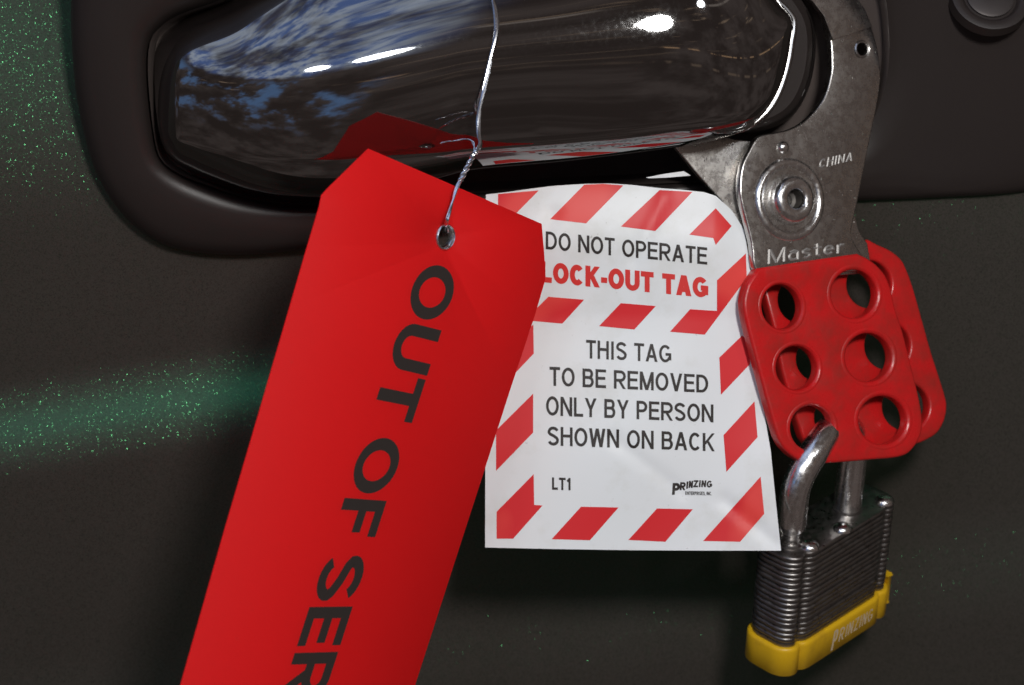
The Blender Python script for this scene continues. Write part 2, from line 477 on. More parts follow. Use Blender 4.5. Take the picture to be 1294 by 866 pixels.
_n = tex(m_lam, scale=600, detail=6); rmap(m_lam, _n.outputs[0], .35, .7, .26, .5, 'Roughness'); bump(m_lam, _n.outputs[0], .1, .0003)
m_wire = mat('wire_steel', (.75, .76, .80), .18, metal=1)
m_vinyl = mat('red_vinyl_coating', (.50, .010, .010), .34, ior=1.5)
_k = tex(m_vinyl, scale=420, detail=7, rough=.75, sc=(1, 1, .35)); _n = tex(m_vinyl, scale=150, detail=5); _c = rmap(m_vinyl, _n.outputs[0], .40, .72, 0, 1); _v = cmix(m_vinyl, _c, (.53, .010, .011), (.34, .014, .010), None); cmix(m_vinyl, rmap(m_vinyl, _k.outputs[0], .66, .72, 0, .7), _v, (.12, .03, .02))
rmap(m_vinyl, _n.outputs[0], .35, .7, .26, .45, 'Roughness'); bump(m_vinyl, _n.outputs[0], .22, .0010)
m_redtag = mat('red_card', (.86, .016, .020), .6, spec=.18)
_n = tex(m_redtag, scale=60, detail=4); bump(m_redtag, _n.outputs[0], .08, .001)
_g = tex(m_redtag, scale=2500, detail=2); rmap(m_redtag, _g.outputs[0], .3, .7, .54, .66, 'Roughness')
_w = tex(m_redtag, scale=240, detail=6, rough=.7); _f = rmap(m_redtag, _w.outputs[0], .66, .76, 0, .5); cmix(m_redtag, _f, (.88, .016, .018), (.70, .045, .034))
def translucent(m, col, f):
    nt = m.node_tree; N, L = nt.nodes, nt.links; t = N.new('ShaderNodeBsdfTranslucent'); t.inputs[0].default_value = (*col, 1)
    mx = N.new('ShaderNodeMixShader'); mx.inputs[0].default_value = f
    L.new(N['Principled BSDF'].outputs[0], mx.inputs[1]); L.new(t.outputs[0], mx.inputs[2]); L.new(mx.outputs[0], N['Material Output'].inputs[0])
translucent(m_redtag, (1.0, .09, .09), .48)
m_ink = mat('black_ink', (.028, .022, .020), .5, spec=.3)
m_paper = mat('white_laminated_card', (.76, .78, .79), .40, spec=.3)
_n = tex(m_paper, scale=55, detail=7, rough=.65); _c = rmap(m_paper, _n.outputs[0], .50, .74, 0, .7)
_s = cmix(m_paper, _c, (.76, .78, .79), (.62, .62, .58), None)
_d = tex(m_paper, scale=380, detail=5, rough=.7); _e = rmap(m_paper, _d.outputs[0], .67, .74, 0, .7); cmix(m_paper, _e, _s, (.35, .33, .30))
bump(m_paper, tex(m_paper, scale=35, detail=3).outputs[0], .12, .002)
m_stripe = mat('red_print', (.70, .035, .038), .40, spec=.22)
_n = tex(m_stripe, scale=28, detail=2, rough=.4); _c = rmap(m_stripe, _n.outputs[0], .47, .53, 0, 1); cmix(m_stripe, _c, (.66, .026, .032), (.74, .060, .052))  # lighter blotches put the laminate's glare into the print colour
m_redtext = mat('red_print_lettering', (.66, .035, .030), .40, spec=.4)
m_tan = mat('kraft_backing', (.26, .19, .11), .7)
m_yellow = mat('yellow_plastic_bumper', (.66, .39, .010), .36, ior=1.45)
_n = tex(m_yellow, scale=160, detail=5); _c = rmap(m_yellow, _n.outputs[0], .5, .75, 0, 1); cmix(m_yellow, _c, (.68, .40, .010), (.48, .27, .014)); bump(m_yellow, _n.outputs[0], .1, .0005)
m_etch = mat('pale_etching', (.62, .50, .34), .6)
m_dark = mat('dark_core', (.02, .018, .017), .6)

# ---------------------------------------------------------------- the car door
TP = math.tan(R(25))
def door_depth(px, py):
    d = .047 + TP * (py - 150) * S
    line = 545 - .162 * px                       # the pressed crease
    w = py - line
    d -= .0105 * sm(-66, 66, w) * sm(760, 300, px)
    d -= .008 * (max(0, 700 - px) / 700) ** 2     # the skin curves toward us on the left
    d += .015 * sm(860, 1180, px)
    d += .010 * sm(320, -260, py)                # the shoulder turns away upward
    d += .0135 * sm(280, -160, py) * sm(520, -20, px)
    line2 = 905 - .16 * px
    d -= .0045 * sm(-70, 90, py - line2)
    return d
door = thing('car_door', 'dark green metallic car door with a black pull handle in a black oval bezel', 'car door', P(500, 400, .09))
vs, fs = [], []
NX, NY = 180, 150
for j in range(NY + 1):
    for i in range(NX + 1):
        px = -420 + 3000 * i / NX; py = -260 + 1420 * j / NY
        vs.append(P(px, py, door_depth(px, py)))
# give the skin a thickness
nv = len(vs)
for j in range(NY + 1):
    for i in range(NX + 1):
        px = -420 + 3000 * i / NX; py = -260 + 1420 * j / NY
        vs.append(P(px, py, door_depth(px, py) + .004))
W1 = NX + 1
for j in range(NY):
    for i in range(NX):
        a = j * W1 + i; fs.append((a, a + 1, a + 1 + W1, a + W1)); fs.append((nv + a, nv + a + W1, nv + a + 1 + W1, nv + a + 1))
for i in range(NX):
    a = i; fs.append((a, nv + a, nv + a + 1, a + 1)); a = NY * W1 + i; fs.append((a, a + 1, nv + a + 1, nv + a))
for j in range(NY):
    a = j * W1; fs.append((a, a + W1, nv + a + W1, nv + a)); a = j * W1 + NX; fs.append((a, nv + a, nv + a + W1, a + W1))


pvs, pfs = vs, fs
outer = [(93, -40), (90, 0), (91, 60), (98, 130), (118, 210), (150, 265), (192, 302), (240, 318), (310, 322), (400, 314), (500, 301), (640, 284),
         (800, 268), (1000, 256), (1180, 250), (1320, 236), (1400, 180), (1425, 80), (1410, -60), (1330, -170), (1100, -215), (800, -225), (500, -215),
         (280, -190), (150, -130)]
inner = [(230, -30), (206, 8), (194, 42), (189, 75), (190, 110), (194, 150), (203, 192), (226, 216), (262, 233), (309, 248), (358, 256), (430, 257), (540, 247), (700, 238),
         (860, 230), (1000, 222), (1075, 190), (1112, 125), (1122, 50), (1105, -40), (1040, -105), (900, -140), (700, -150), (480, -140),
         (320, -105)]
def resample(pts, n):
    pts = catmull(pts, 12); L_ = [0]
    for a, b in zip(pts, pts[1:] + pts[:1]): L_.append(L_[-1] + math.dist(a, b))
    out = []; j = 0
    for i in range(n):
        s = L_[-1] * i / n
        while L_[j + 1] < s: j += 1
        t = (s - L_[j]) / (L_[j + 1] - L_[j]); a, b = pts[j], pts[(j + 1) % len(pts)]
        out.append((a[0] + (b[0] - a[0]) * t, a[1] + (b[1] - a[1]) * t))
    return out
inner = [(228, 19), (203, 36), (191, 55), (189, 97), (195, 160), (204, 199), (228, 219), (262, 233), (309, 248), (358, 256), (430, 257), (540, 247), (700, 238),
         (860, 230), (1000, 222), (1075, 190), (1112, 125), (1122, 50), (1105, -40), (1040, -105), (900, -140), (700, -150), (480, -110),
         (350, -40), (287, -3)]
NO = 220
oo, ii = resample(outer, NO), resample(inner, NO)
midl = [((a[0] + b[0]) / 2, (a[1] + b[1]) / 2) for a, b in zip(oo, ii)]
def pxy(k):
    k = k % pnv; return -420 + 3000 * (k % W1) / NX, -260 + 1420 * (k // W1) / NY
pnv = nv
pfs = [f for f in pfs if not all(inside(*pxy(k), midl) for k in f)]
obj('door_panel', pvs, pfs, m_paint, door)

def bez_d(px, py): return .047 + TP * (py - 150) * S - .008 * (max(0, 700 - px) / 700) ** 2 + .015 * sm(860, 1180, px)
prof = [(0, -.001, 0), (0.0, .003, 0), (.03, .0062, 0), (.10, .0088, 0), (.22, .0105, 0), (.45, .0115, 0), (.70, .0118, 0), (.86, .0110, 0), (.94, .0092, 0), (1.0, .0060, 0), (1.0, -.004, 0)]
vs, fs = [], []
for (f, h, _) in prof:
    for a, b in zip(oo, ii):
        px = a[0] + (b[0] - a[0]) * f; py = a[1] + (b[1] - a[1]) * f
        vs.append(P(px, py, bez_d(px, py) - h * (1 - .55 * sm(850, 1180, px))))
for k in range(len(prof) - 1):
    for i in range(NO):
        fs.append((k * NO + i, k * NO + (i + 1) % NO, (k + 1) * NO + (i + 1) % NO, (k + 1) * NO + i))
obj('handle_bezel', vs, fs, m_plastic, door, sharp=60)
# the cup behind the grip
vs, fs = [], []
cx, cy = 650, 55
steps = [(1.004, -.0065), (.993, -.004), (.985, .001), (.93, .006), (.8, .010), (.5, .013), (.2, .014)]
for f, h in steps:
    for b in ii:
        px = cx + (b[0] - cx) * f; py = cy + (b[1] - cy) * f
        vs.append(P(px, py, bez_d(px, py) - .004 + h))
for k in range(len(steps) - 1):
    for i in range(NO):
        fs.append((k * NO + i, k * NO + (i + 1) % NO, (k + 1) * NO + (i + 1) % NO, (k + 1) * NO + i))
fs.append(tuple((len(steps) - 1) * NO + i for i in range(NO)))
obj('handle_cup', vs, fs, m_cup, door)

# pull handle
bot = [(194, 112), (195, 130), (197, 152), (201, 174), (208, 192), (222, 206), (240, 215), (262, 224), (309, 239), (358, 247), (410, 249), (460, 245), (510, 235), (560, 224), (600, 215), (700, 206), (800, 194), (870, 184),
       (905, 177), (939, 166), (957, 154), (972, 138), (984, 117), (992.5, 94), (997, 73), (1000, 52), (1002, 38)]
top = [(194, 92), (194.5, 74), (196.5, 60), (200, 49), (207, 39), (218, 30), (240, 17), (285, 1), (330, -22), (400, -52), (500, -82), (600, -102), (700, -118), (800, -130), (870, -125),
       (905, -100), (939, -66), (960, -36), (983, 0), (993, 12), (998, 18), (1001, 24), (1002, 33)]
bot = catmull(bot, 5, False); top = catmull(top, 5, False)
xs = []
def spaced(a, b, n, p0, p1):
    # cluster stations toward ends
    return [a + (b - a) * (.5 - .5 * math.cos(math.pi * i / n)) for i in range(n + 1)]
xs = [194.1 + (1001.8 - 194.1) * (.5 - .5 * math.cos(math.pi * i / 130)) for i in range(131)]
def front_y(x):
    if x < 640: return .020 * ((640 - x) / 446) ** 4.6
    return .008 * ((x - 640) / 362) ** 7
def half_section(tb):
    """half of the grip's section: forward reach g(t) against height t, by slope"""
    ts = [math.sin(math.pi / 2 * i / 30) for i in range(31)]
    def slope(t):
        a_ = 33.6 / tb
        if t < tb: return a_ * t
        if t < tb + .05: return 33.6 + (56 - 33.6) * sm(0, .05, t - tb)
        return 56 + 28 * ((t - tb - .05) / (.95 - tb)) ** 1.4
    g = [0.0]; n_ = 20
    for a, b in zip(ts, ts[1:]):
        s_ = 0
        for k in range(n_): s_ += math.tan(R(slope(a + (b - a) * (k + .5) / n_))) * (b - a) / n_
        g.append(g[-1] + s_)
    return [(t, v / g[-1]) for t, v in zip(ts, g)], g[-1]
vs, fs = [], []; NS = 64
for x in xs:
    yb, yt = interp(bot, x), interp(top, x); c_ = (yb + yt) / 2; h_ = (yb - yt) / 2
    
    HALF, GTOT = half_section(.80 - .14 * sm(610, 440, x)); UP, _ = half_section(.80)
    f0 = front_y(x); dep = GTOT * .0285
    mid = min(f0 + dep, .0180 + .004 * sm(610, 440, x) + .010 * sm(420, 215, x) + .004 * sm(820, 640, x)); back = mid + .0045
    ue = max(0, (x - 800) / 203); endf = max(.02, 1 - ue ** 3.0) ** (1 / 2.2) if x > 700 else max(.02, 1 - max(0, (226 - x) / 32.2) ** 2.2) ** (1 / 2.2)
    ff = mid - (mid - f0) * endf
    sec = [(t, mid - (mid - ff) * (1 - g)) for t, g in HALF]           # middle of the front face to the lower edge
    sec = [(-t, mid - (mid - ff) * (1 - g)) for t, g in UP[:0:-1]] + sec                        # top edge .. front .. bottom edge
    sec += [(math.cos(math.pi * q_ / 10), mid + (back - mid) * math.sin(math.pi * q_ / 10) ** .7) for q_ in range(1, 10)]
    NS = len(sec)
    for t, y in sec: vs.append(P(x, c_ + h_ * t, y))
n = len(xs)
for i in range(n - 1):
    for k in range(NS):
        fs.append((i * NS + k, i * NS + (k + 1) % NS, (i + 1) * NS + (k + 1) % NS, (i + 1) * NS + k))
fs.append(tuple(range(NS))); fs.append(tuple((n - 1) * NS + k for k in range(NS)))
handle = obj('pull_handle', vs, fs, m_gloss, door, sharp=70)
seam = [(965, -22), (983, 0), (994, 11), (1003, 24), (1003.5, 38), (1001, 52), (998, 73), (993, 94), (985, 117), (973, 138), (957, 153), (939, 164), (911, 170), (875, 171)]
pth = catmull(seam, 6, False)
vs, fs = tube([P(x, y, .0175 + .002 * sm(940, 860, x)) for x, y in pth], [.0006 * (0.35 + .65 * math.sin(math.pi * min(1, max(0.03, i / (len(pth) - 1))))) + .0002 for i in range(len(pth))], 10)
obj('end_trim', vs, fs, mat('dark_chrome_trim', (.36, .35, .34), .22, metal=1), handle)
# the neck that carries the grip back into the door
neck = [(905, -30), (985, -22), (1018, 10), (1028, 50), (1022, 100), (1002, 140), (968, 160), (925, 162), (890, 120), (880, 30)]
nk = resample(neck, 60); vs, fs = [], []
lay = [(.0205, .90), (.022, .955), (.0255, .99), (.030, 1.0), (.044, 1.02), (.058, 1.05)]
for y, f in lay:
    for a in nk: vs.append(P(950 + (a[0] - 950) * f, 70 + (a[1] - 70) * f, y + .35 * (a[0] - 950) * f * S * (y < .03)))
for k in range(len(lay) - 1):
    for i in range(60): fs.append((k * 60 + i, k * 60 + (i + 1) % 60, (k + 1) * 60 + (i + 1) % 60, (k + 1) * 60 + i))
fs.append(tuple(range(60))); fs.append(tuple(len(lay) * 60 - 60 + i for i in range(60)))
obj('handle_neck', vs, fs, m_plastic, handle)
# key cylinder on the right of the bezel
kp = Plane(1252, -6, bez_d(1252, -6) - .0058, .05, .44)
k0 = kp.loc(1252, -6)
fr = lambda u, v, w: kp.world(k0[0] + u, k0[1] + v, w)
vs, fs = lathe(fr, [(.0112, -.003), (.0108, .0000), (.0098, .0003), (.0086, .0003), (.0080, .0000), (.0076, -.0006), (.0072, -.0010), (.0040, -.0008), (.0012, -.0008)])
kc = obj('key_cylinder', vs, fs, m_plastic, door)
vs, fs = lathe(fr, [(.0066, -.0012), (.0066, -.0003), (.0060, .0000), (.0012, -.0001), (.0010, -.0001)])
obj('cylinder_face', vs, fs, mat('dull_cylinder_metal', (.05, .042, .04), .5, metal=.5), kc)

# ---------------------------------------------------------------- white tag
def white_depth(px, py):
    d = .0318 + .0012 * sm(560, 700, py) + .10 * S * (py - 400) * (1 if py < 400 else .0)
    d -= .0035 * math.sin(math.pi * max(0, min(1, (px - 600) / 370))) * sm(440, 240, py)
    d += .0030 * sm(320, 225, py)
    d += .0008 * math.sin(px * .021 + py * .013)
    d += .0025 * sm(900, 950, px) * sm(380, 240, py)
    for (ax, ay, bx_, by_, amp) in ((775, 555, 862, 622, .0005), (915, 632, 990, 694, .0006), (700, 270, 640, 420, .0004), (840, 250, 800, 330, .0004)):
        t_ = max(0, min(1, ((px - ax) * (bx_ - ax) + (py - ay) * (by_ - ay)) / ((bx_ - ax) ** 2 + (by_ - ay) ** 2)))
        q_ = math.hypot(px - ax - t_ * (bx_ - ax), py - ay - t_ * (by_ - ay)); d += amp * math.exp(-(q_ / 9) ** 2)
    return d
WT = Surf(white_depth)
wt = thing('lockout_tag', 'white tag with red diagonal stripes reading DO NOT OPERATE, between red tag and hasp', 'tag', P(800, 690, .033))
topc = [(614, 246), (640, 243), (668, 239), (700, 235), (740, 232.5), (770, 232), (800, 234), (835, 238), (862, 240), (890, 243), (905, 248)]
rightc = [(905, 248), (925, 266), (940, 290), (947, 330), (951, 370), (954, 420), (960, 480), (967, 530), (974, 570), (980, 630), (987, 696)]
def edge(pts, t):
    L_ = [0]
    for a, b in zip(pts, pts[1:]): L_.append(L_[-1] + math.dist(a, b))
    s = t * L_[-1]
    for i in range(len(pts) - 1):
        if s <= L_[i + 1] + 1e-9:
            f = (s - L_[i]) / (L_[i + 1] - L_[i]); return (pts[i][0] + (pts[i + 1][0] - pts[i][0]) * f, pts[i][1] + (pts[i + 1][1] - pts[i][1]) * f)
    return pts[-1]
leftc = [(614, 246), (614, 330), (613, 692)]; botc = [(613, 692), (700, 694), (800, 695.5), (900, 696), (987, 696)]
def sheet(name, tc_, bc_, lc_, rc_, surf, thick, mt, parent, shift=0, nu=70, nv_=90, label=None):
    vs, fs = [], []
    for side in (0, 1):
        for j in range(nv_ + 1):
            for i in range(nu + 1):
                u, v = i / nu, j / nv_
                T_, B_, L_, R_ = edge(tc_, u), edge(bc_, u), edge(lc_, v), edge(rc_, v)
                q = [(1 - v) * T_[k] + v * B_[k] + (1 - u) * L_[k] + u * R_[k]
                     - ((1 - u) * (1 - v) * tc_[0][k] + u * (1 - v) * tc_[-1][k] + (1 - u) * v * bc_[0][k] + u * v * bc_[-1][k]) for k in (0, 1)]
                vs.append(surf.pt(q[0], q[1], -side * thick - shift))
    w = nu + 1; H = w * (nv_ + 1)
    for j in range(nv_):
        for i in range(nu):
            a = j * w + i; fs.append((a, a + w, a + w + 1, a + 1)); fs.append((H + a, H + a + 1, H + a + w + 1, H + a + w))
    for i in range(nu):
        fs.append((i, i + 1, H + i + 1, H + i)); a = nv_ * w + i; fs.append((a, H + a, H + a + 1, a + 1))
    for j in range(nv_):
        a = j * w; fs.append((a, H + a, H + a + w, a + w)); a = j * w + nu; fs.append((a, a + w, H + a + w, H + a))
    return obj(name, vs, fs, mt, parent, sharp=40, label=label)
sheet('tag_card', topc, botc, leftc, rightc, WT, .0004, m_paper, wt)
# kraft backing that curls out behind the upper right corner
bk_t = [(860, 243), (893, 246), (914, 256)]; bk_r = [(914, 256), (934, 282), (948, 320), (953, 352)]
sheet('tag_backing', bk_t, [(860, 352), (953, 352)], [(860, 243), (860, 352)], bk_r, WT, .0002, m_tan, wt, shift=.0007, nu=10, nv_=16)
sheet('white_sliver', [(816, 224.5), (842, 219.5), (864, 216.5)], [(820, 225.5), (845, 224.5), (873, 222)], [(816, 224.5), (820, 225.5)], [(864, 216.5), (873, 222)], WT, .0003, m_paper, wt, shift=-.0015, nu=8, nv_=3)  # narrow white sliver just above the card's top edge

def fill_polys(name, polys, surf, off, mt, parent, label=None):
    """flat print: polygons cut into small cells so they follow the sheet"""
    bm = bmesh.new()
    for pl in polys:
        v = [bm.verts.new((x, y, 0)) for x, y in pl]
        f = bm.faces.new(v)
    bmesh.ops.triangulate(bm, faces=bm.faces)
    for g in range(0, 1400, 6):
        for co, no in (((g, 0, 0), (1, 0, 0)), ((0, g, 0), (0, 1, 0))):
            bmesh.ops.bisect_plane(bm, geom=bm.verts[:] + bm.edges[:] + bm.faces[:], plane_co=co, plane_no=no)
    bm.verts.index_update()
    vs = [surf.pt(v.co.x, v.co.y, off) for v in bm.verts]; fs = [[v.index for v in f.verts] for f in bm.faces]; bm.free()
    return obj(name, vs, fs, mt, parent, label=label)
def c7(*p): return [(600 + x / 3.235, 220 + y / 3.235) for x, y in p]
def c8(*p): return [(600 + x / 3.0925, 440 + y / 3.0925) for x, y in p]
stripes = [
    c7((95, 82), (262, 67), (165, 165), (95, 165)),
    c7((447, 44), (525, 40.5), (607, 47), (455, 202), (308, 185)),
    c7((755, 66), (890, 73), (738, 233), (597, 215)),
    c7((985, 140), (1050, 213), (985, 290), (975, 262), (877, 248)),
    c7((990, 435), (1108, 325), (1112, 425), (1012, 560), (990, 560)),
    c7((880, 553), (990, 560), (1012, 560), (940, 657), (798, 645)),
    c7((300, 502), (447, 514), (358, 612), (205, 598)),
    c7((597, 528), (740, 540), (652, 636), (508, 622)),
    [(674, 410), (674.5, 447), (627, 497), (627, 458)],
    [(909, 452), (938, 424), (946, 432), (948, 460), (911, 499)],
    c8((228, 178), (228, 330), (83, 480), (83, 322)),
    c8((230, 493), (232, 613), (85, 745), (85, 640)), c8((232, 613), (265, 615), (150, 745), (85, 745)),
    c8((415, 620), (562, 623), (450, 751), (300, 747)),
    c8((712, 627), (852, 630), (745, 757), (600, 750)),
    c8((1117, 502), (1131, 648), (1037, 757), (892, 754)),
    c8((1093, 208), (1105, 348), (983, 484), (972, 340)),
]
for k, pg in enumerate(stripes):
    fill_polys('stripe', [pg], WT, 9e-5, m_stripe, wt)
TX = .158
line_text('lettering', 'DO NOT OPERATE', (689.6, 315), (893.7, 334.6), 22.6, 21.6, WT, m_ink, wt, t=TX, label='grey black line DO NOT OPERATE')
line_text('lettering', 'LOCK-OUT TAG', (683, 356.5), (895, 376.6), 26.5, 25.5, WT, m_redtext, wt, t=.26, gap=.06, label='bold red line LOCK-OUT TAG', wide=1.08)
line_text('lettering', 'THIS TAG', (740.6, 453), (848.3, 458.5), 23.5, 22, WT, m_ink, wt, t=TX, label='grey black line THIS TAG')
line_text('lettering', 'TO BE REMOVED', (694.4, 487.5), (895, 496.6), 24, 22.6, WT, m_ink, wt, t=TX, label='grey black line TO BE REMOVED')
line_text('lettering', 'ONLY BY PERSON', (690, 525), (901.6, 534), 24.5, 22.6, WT, m_ink, wt, t=TX, label='grey black line ONLY BY PERSON')
line_text('lettering', 'SHOWN ON BACK', (692, 563), (903.2, 570.5), 24, 22.6, WT, m_ink, wt, t=TX, label='grey black line SHOWN ON BACK')
line_text('lettering', 'LT1', (697.6, 619), (721.8, 619.8), 15.6, 15.6, WT, m_ink, wt, t=.19, label='small bold LT1')
# the maker's mark: a long legged P, letters shrinking to the right
def logo(surf, parent):
    def mk(P0, P1, cap, depth):
        def mp(x, y, o): return surf.pt(P0[0] + (P1[0] - P0[0]) * x + .1 * y * cap, P0[1] + (P1[1] - P0[1]) * x - cap * y, o)
        return mp
    # (char, left x, right x, top y, bottom y)
    spec = [('P', 849, 858.5, 610.5, 625.5), ('R', 858.8, 866, 609.5, 619.6), ('I', 866.8, 869.4, 608.6, 617.8), ('N', 870, 875.4, 607.8, 616.8),
            ('Z', 875.8, 882, 607, 616), ('I', 882.8, 885.2, 607, 615.8), ('N', 886, 892, 607.2, 615.8), ('G', 892.6, 899.6, 607.6, 616.3)]
    ch = []
    for c_, x0, x1, y0, y1 in spec:
        h_ = y1 - y0; w_ = (x1 - x0) / h_
        def mp(x, y, o, x0=x0, y1=y1, h_=h_): return surf.pt(x0 + x * h_ + .08 * y * h_, y1 - y * h_, o)
        ch.append((c_, 0, w_, mp))
    lettering('maker_mark', ch, None, 4e-5, m_ink, parent, t=.24, label='small slanted PRINZING mark')
logo(WT, wt)
line_text('lettering', 'ENTERPRISES, INC.', (866, 625.6), (899.5, 626), 4.4, 4.4, WT, m_ink, wt, t=.2, label='tiny ENTERPRISES, INC. under the mark')

# ---------------------------------------------------------------- red tag
RP = Plane(561, 300, -.012, .80, -.10 + .0)
rt = thing('out_of_service_tag', 'large red card tag with black OUT OF SERVICE lettering, hanging from a wire', 'tag', RP.pt(420, 860))
def rline(y, x0, y0, dx): return x0 + dx * (y - y0)
red_out = [(465, 188), (575, 235.5), (684, 283), (687, 318), (689, 352), (675, 400), (646, 487), (613, 590), (580, 692), (524, 866), (430, 1160), (140, 1160), (228, 866), (285, 665), (330, 512), (366, 388), (388, 312), (403, 262), (406, 247), (414, 238)]
plate('tag_card', red_out, [(561.5, 299.5, 9.5, 13.5, R(10))], RP, .0006, .00012, m_redtag, rt, res=1)
# steel eyelet
g0 = RP.loc(561.5, 299.5)
ge = RP.loc(561.5 + 11.8, 299.5)[0] - g0[0]; gv = RP.loc(561.5, 299.5 - 17.0)[1] - g0[1]
def gr(u, v, w):
    ca, sa = math.cos(R(-10)), math.sin(R(-10)); u2, v2 = u * ge, v * gv
    return RP.world(g0[0] + u2 * ca - v2 * sa * 1.0, g0[1] + u2 * sa + v2 * ca, w)
vs, fs = [], []; pr = [(.80, -.0016), (.76, -.0004), (.80, .0006), (.90, .0010), (1.0, .0007), (1.04, .0002), (1.02, -.0004)]
for r, w in pr:
    for k in range(40):
        a = 2 * math.pi * k / 40; vs.append(gr(r * math.cos(a), r * math.sin(a), w))
for i in range(len(pr) - 1):
    for k in range(40): fs.append((i * 40 + k, i * 40 + (k + 1) % 40, (i + 1) * 40 + (k + 1) % 40, (i + 1) * 40 + k))
obj('eyelet', vs, fs, m_bright, rt)
# letters: (char, base y start, base y end, cap y start, cap y end)
def bx(y): return 479.3 - .322 * (y - 490)
def cxx(y): return 557 - .322 * (y - 417.7)
words = [('OUT', [('O', 329, 398, 343, 409), ('U', 405, 463, 417.7, 475), ('T', 469, 525, 480, 534.7)]),
         ('OF', [('O', 551, 622, 556, 625), ('F', 629, 676, 633, 678.6)]),
         ('SERVICE', [('S', 702.5, 759.5, 702, 758.5), ('E', 767, 816.4, 766.3, 814.9), ('R', 825, 882, 823.5, 880),
                      ('V', 884, 944, 882, 942), ('I', 952, 966, 950, 964), ('C', 974, 1034, 971, 1031), ('E', 1042, 1092, 1039, 1089)])]
TRUE = {'O': .86, 'U': .74, 'T': .68, 'F': .60, 'S': .74, 'E': .64, 'R': .74, 'V': .74, 'I': .18, 'C': .78}
for wd, ls in words:
    ch = []
    for c_, b0, b1, k0_, k1_ in ls:
        w_ = TRUE[c_]
        def mp(x, y, o, b0=b0, b1=b1, k0_=k0_, k1_=k1_, w_=w_):
            f = x / w_; yb = b0 + (b1 - b0) * f; yc = k0_ + (k1_ - k0_) * f
            X0, X1 = bx(yb), cxx(yc)
            return RP.pt(X0 + (X1 - X0) * y, yb + (yc - yb) * y, o)
        ch.append((c_, 0, w_, mp))
    lettering('lettering', ch, None, .00034, m_ink, rt, t=.19, label='black word ' + wd)

# ---------------------------------------------------------------- wire that carries the red tag
wr = thing('tag_wire', 'thin twisted steel wire running from the red tag eyelet up over the black handle', 'wire', P(600, 190, -.012))
def wire(name, pts, rad, parent, twist=0, turns=0, n=10):
    q = catmull(pts, n, False)
    if not twist:
        vs, fs = tube([P(*a) for a in q], rad, 8); obj(name, vs, fs, m_wire, parent); return
    for s in (0, math.pi):
        path = []
        for i, a in enumerate(q):
            an = s + turns * 2 * math.pi * i / (len(q) - 1)
            path.append(P(a[0] + twist * math.cos(an) / S, a[1], a[2] + twist * math.sin(an)))
        vs, fs = tube(path, rad, 7); obj(name, vs, fs, m_wire, parent)
wire('strand', [(561, 297, -.006), (562, 290, -.0135), (565, 278, -.0185), (571, 258, -.0165), (577, 238, -.0150), (584, 224, -.0135)], .00030, wr, .00022, 1.2)
wire('strand', [(582, 228, -.0140), (590, 212, -.0125), (598, 197, -.0110), (604, 188, -.0100)], .00036, wr, .00045, 3.2, 14)
wire('strand', [(603, 190, -.0100), (607, 182, -.0090), (605, 168, -.0080), (605, 148, -.0072), (609, 124, -.0065), (615, 98, -.0058), (621, 70, -.0050),
                (627, 40, -.0042), (626, 14, -.0030), (621, -8, -.0018), (615, -40, .0010), (612, -78, .010)], .00046, wr, .00020, 2.2, 12)
wire('thin_strand', [(600, 190, -.0100), (597, 179, -.0085), (588, 176, -.0078), (576, 178, -.0072), (566, 179, -.0068), (557, 181, -.0064)], .00014, wr, .00020, 3, 8)  # short thin twisted pair leading left from the twist

# ---------------------------------------------------------------- lockout hasp
HB = .46
HF = Plane(945, 250, .028, HB, .02)
TR = .0072
HR = Plane(945, 250, .028, HB, .02); HR.a += TR * math.sqrt(1 + HB ** 2); HR.o = Vector((0, HR.a, 0))
HN = Plane(945, 250, .028, HB, .02); HN.a += .0026 * math.sqrt(1 + HB ** 2); HN.o = Vector((0, HN.a, 0))
HL = Plane(1000, 250, HN.depth(1000, 250) + .0004, .28, .02)
hasp = thing('lockout_hasp', 'steel safety hasp with a red six hole body, its jaws closed around the black handle', 'hasp', HF.pt(1070, 580))
front_metal = [(1018, -2), (1032, 12), (1041, 30), (1046.5, 52), (1048, 75), (1047, 96), (1037, 127), (1015, 153), (995, 164), (979, 168), (956, 173), (944, 191), (935, 211), (932, 239), (935, 260), (940, 279), (947, 308),
               (955, 345), (1000, 345), (1050, 345), (1092, 340), (1086, 322), (1077, 308), (1073, 296), (1075, 282), (1081, 255), (1089, 215), (1097, 175), (1106, 131), (1110, 96), (1107, 68), (1098, 34), (1080, 2), (1062, -20), (1040, -38), (1016, -52),
               (990, -60), (960, -62), (958, -24), (985, -16)]
plate('front_jaw', catmull(front_metal, 4), [(1086, 63, 8.5, 10, 0), (995, 253, 11.5, 13, 0)], HF, .0024, .0005, m_steel, hasp)
# the stepped tip of the jaw
tip = [(1047, 52), (1097, 36), (1088, 14), (1070, -12), (1045, -36), (1016, -52), (985, -61), (962, -62), (961, -26), (985, -18), (1005, -8), (1022, 4), (1036, 22)]
plate('jaw_tip', tip, [], HF, .0012, .0002, m_steel, hasp, shift=.00155)
rear_arm = [(932, -20), (905, -10), (880, 8), (862, 32), (852, 60), (851, 90), (858, 120), (874, 146), (896, 166), (925, 176), (955, 180), (985, 190), (1000, 230), (1000, 300), (985, 352), (958, 352), (950, 322), (932, 281), (908, 252), (880, 221), (853, 188), (832, 160),
              (816, 120), (810, 78), (816, 34), (834, -4), (862, -36), (896, -56), (932, -62)]
plate('rear_jaw', rear_arm, [], HL, .0020, .0003, m_steel, hasp)
plate('rear_neck', [(985, 200), (1020, 205), (1050, 225), (1070, 250), (1079, 275), (1083, 292), (1094, 308), (1100, 345), (1040, 350), (985, 352)], [], HN, .0022, .0003, m_steel, hasp, shift=-.0002)
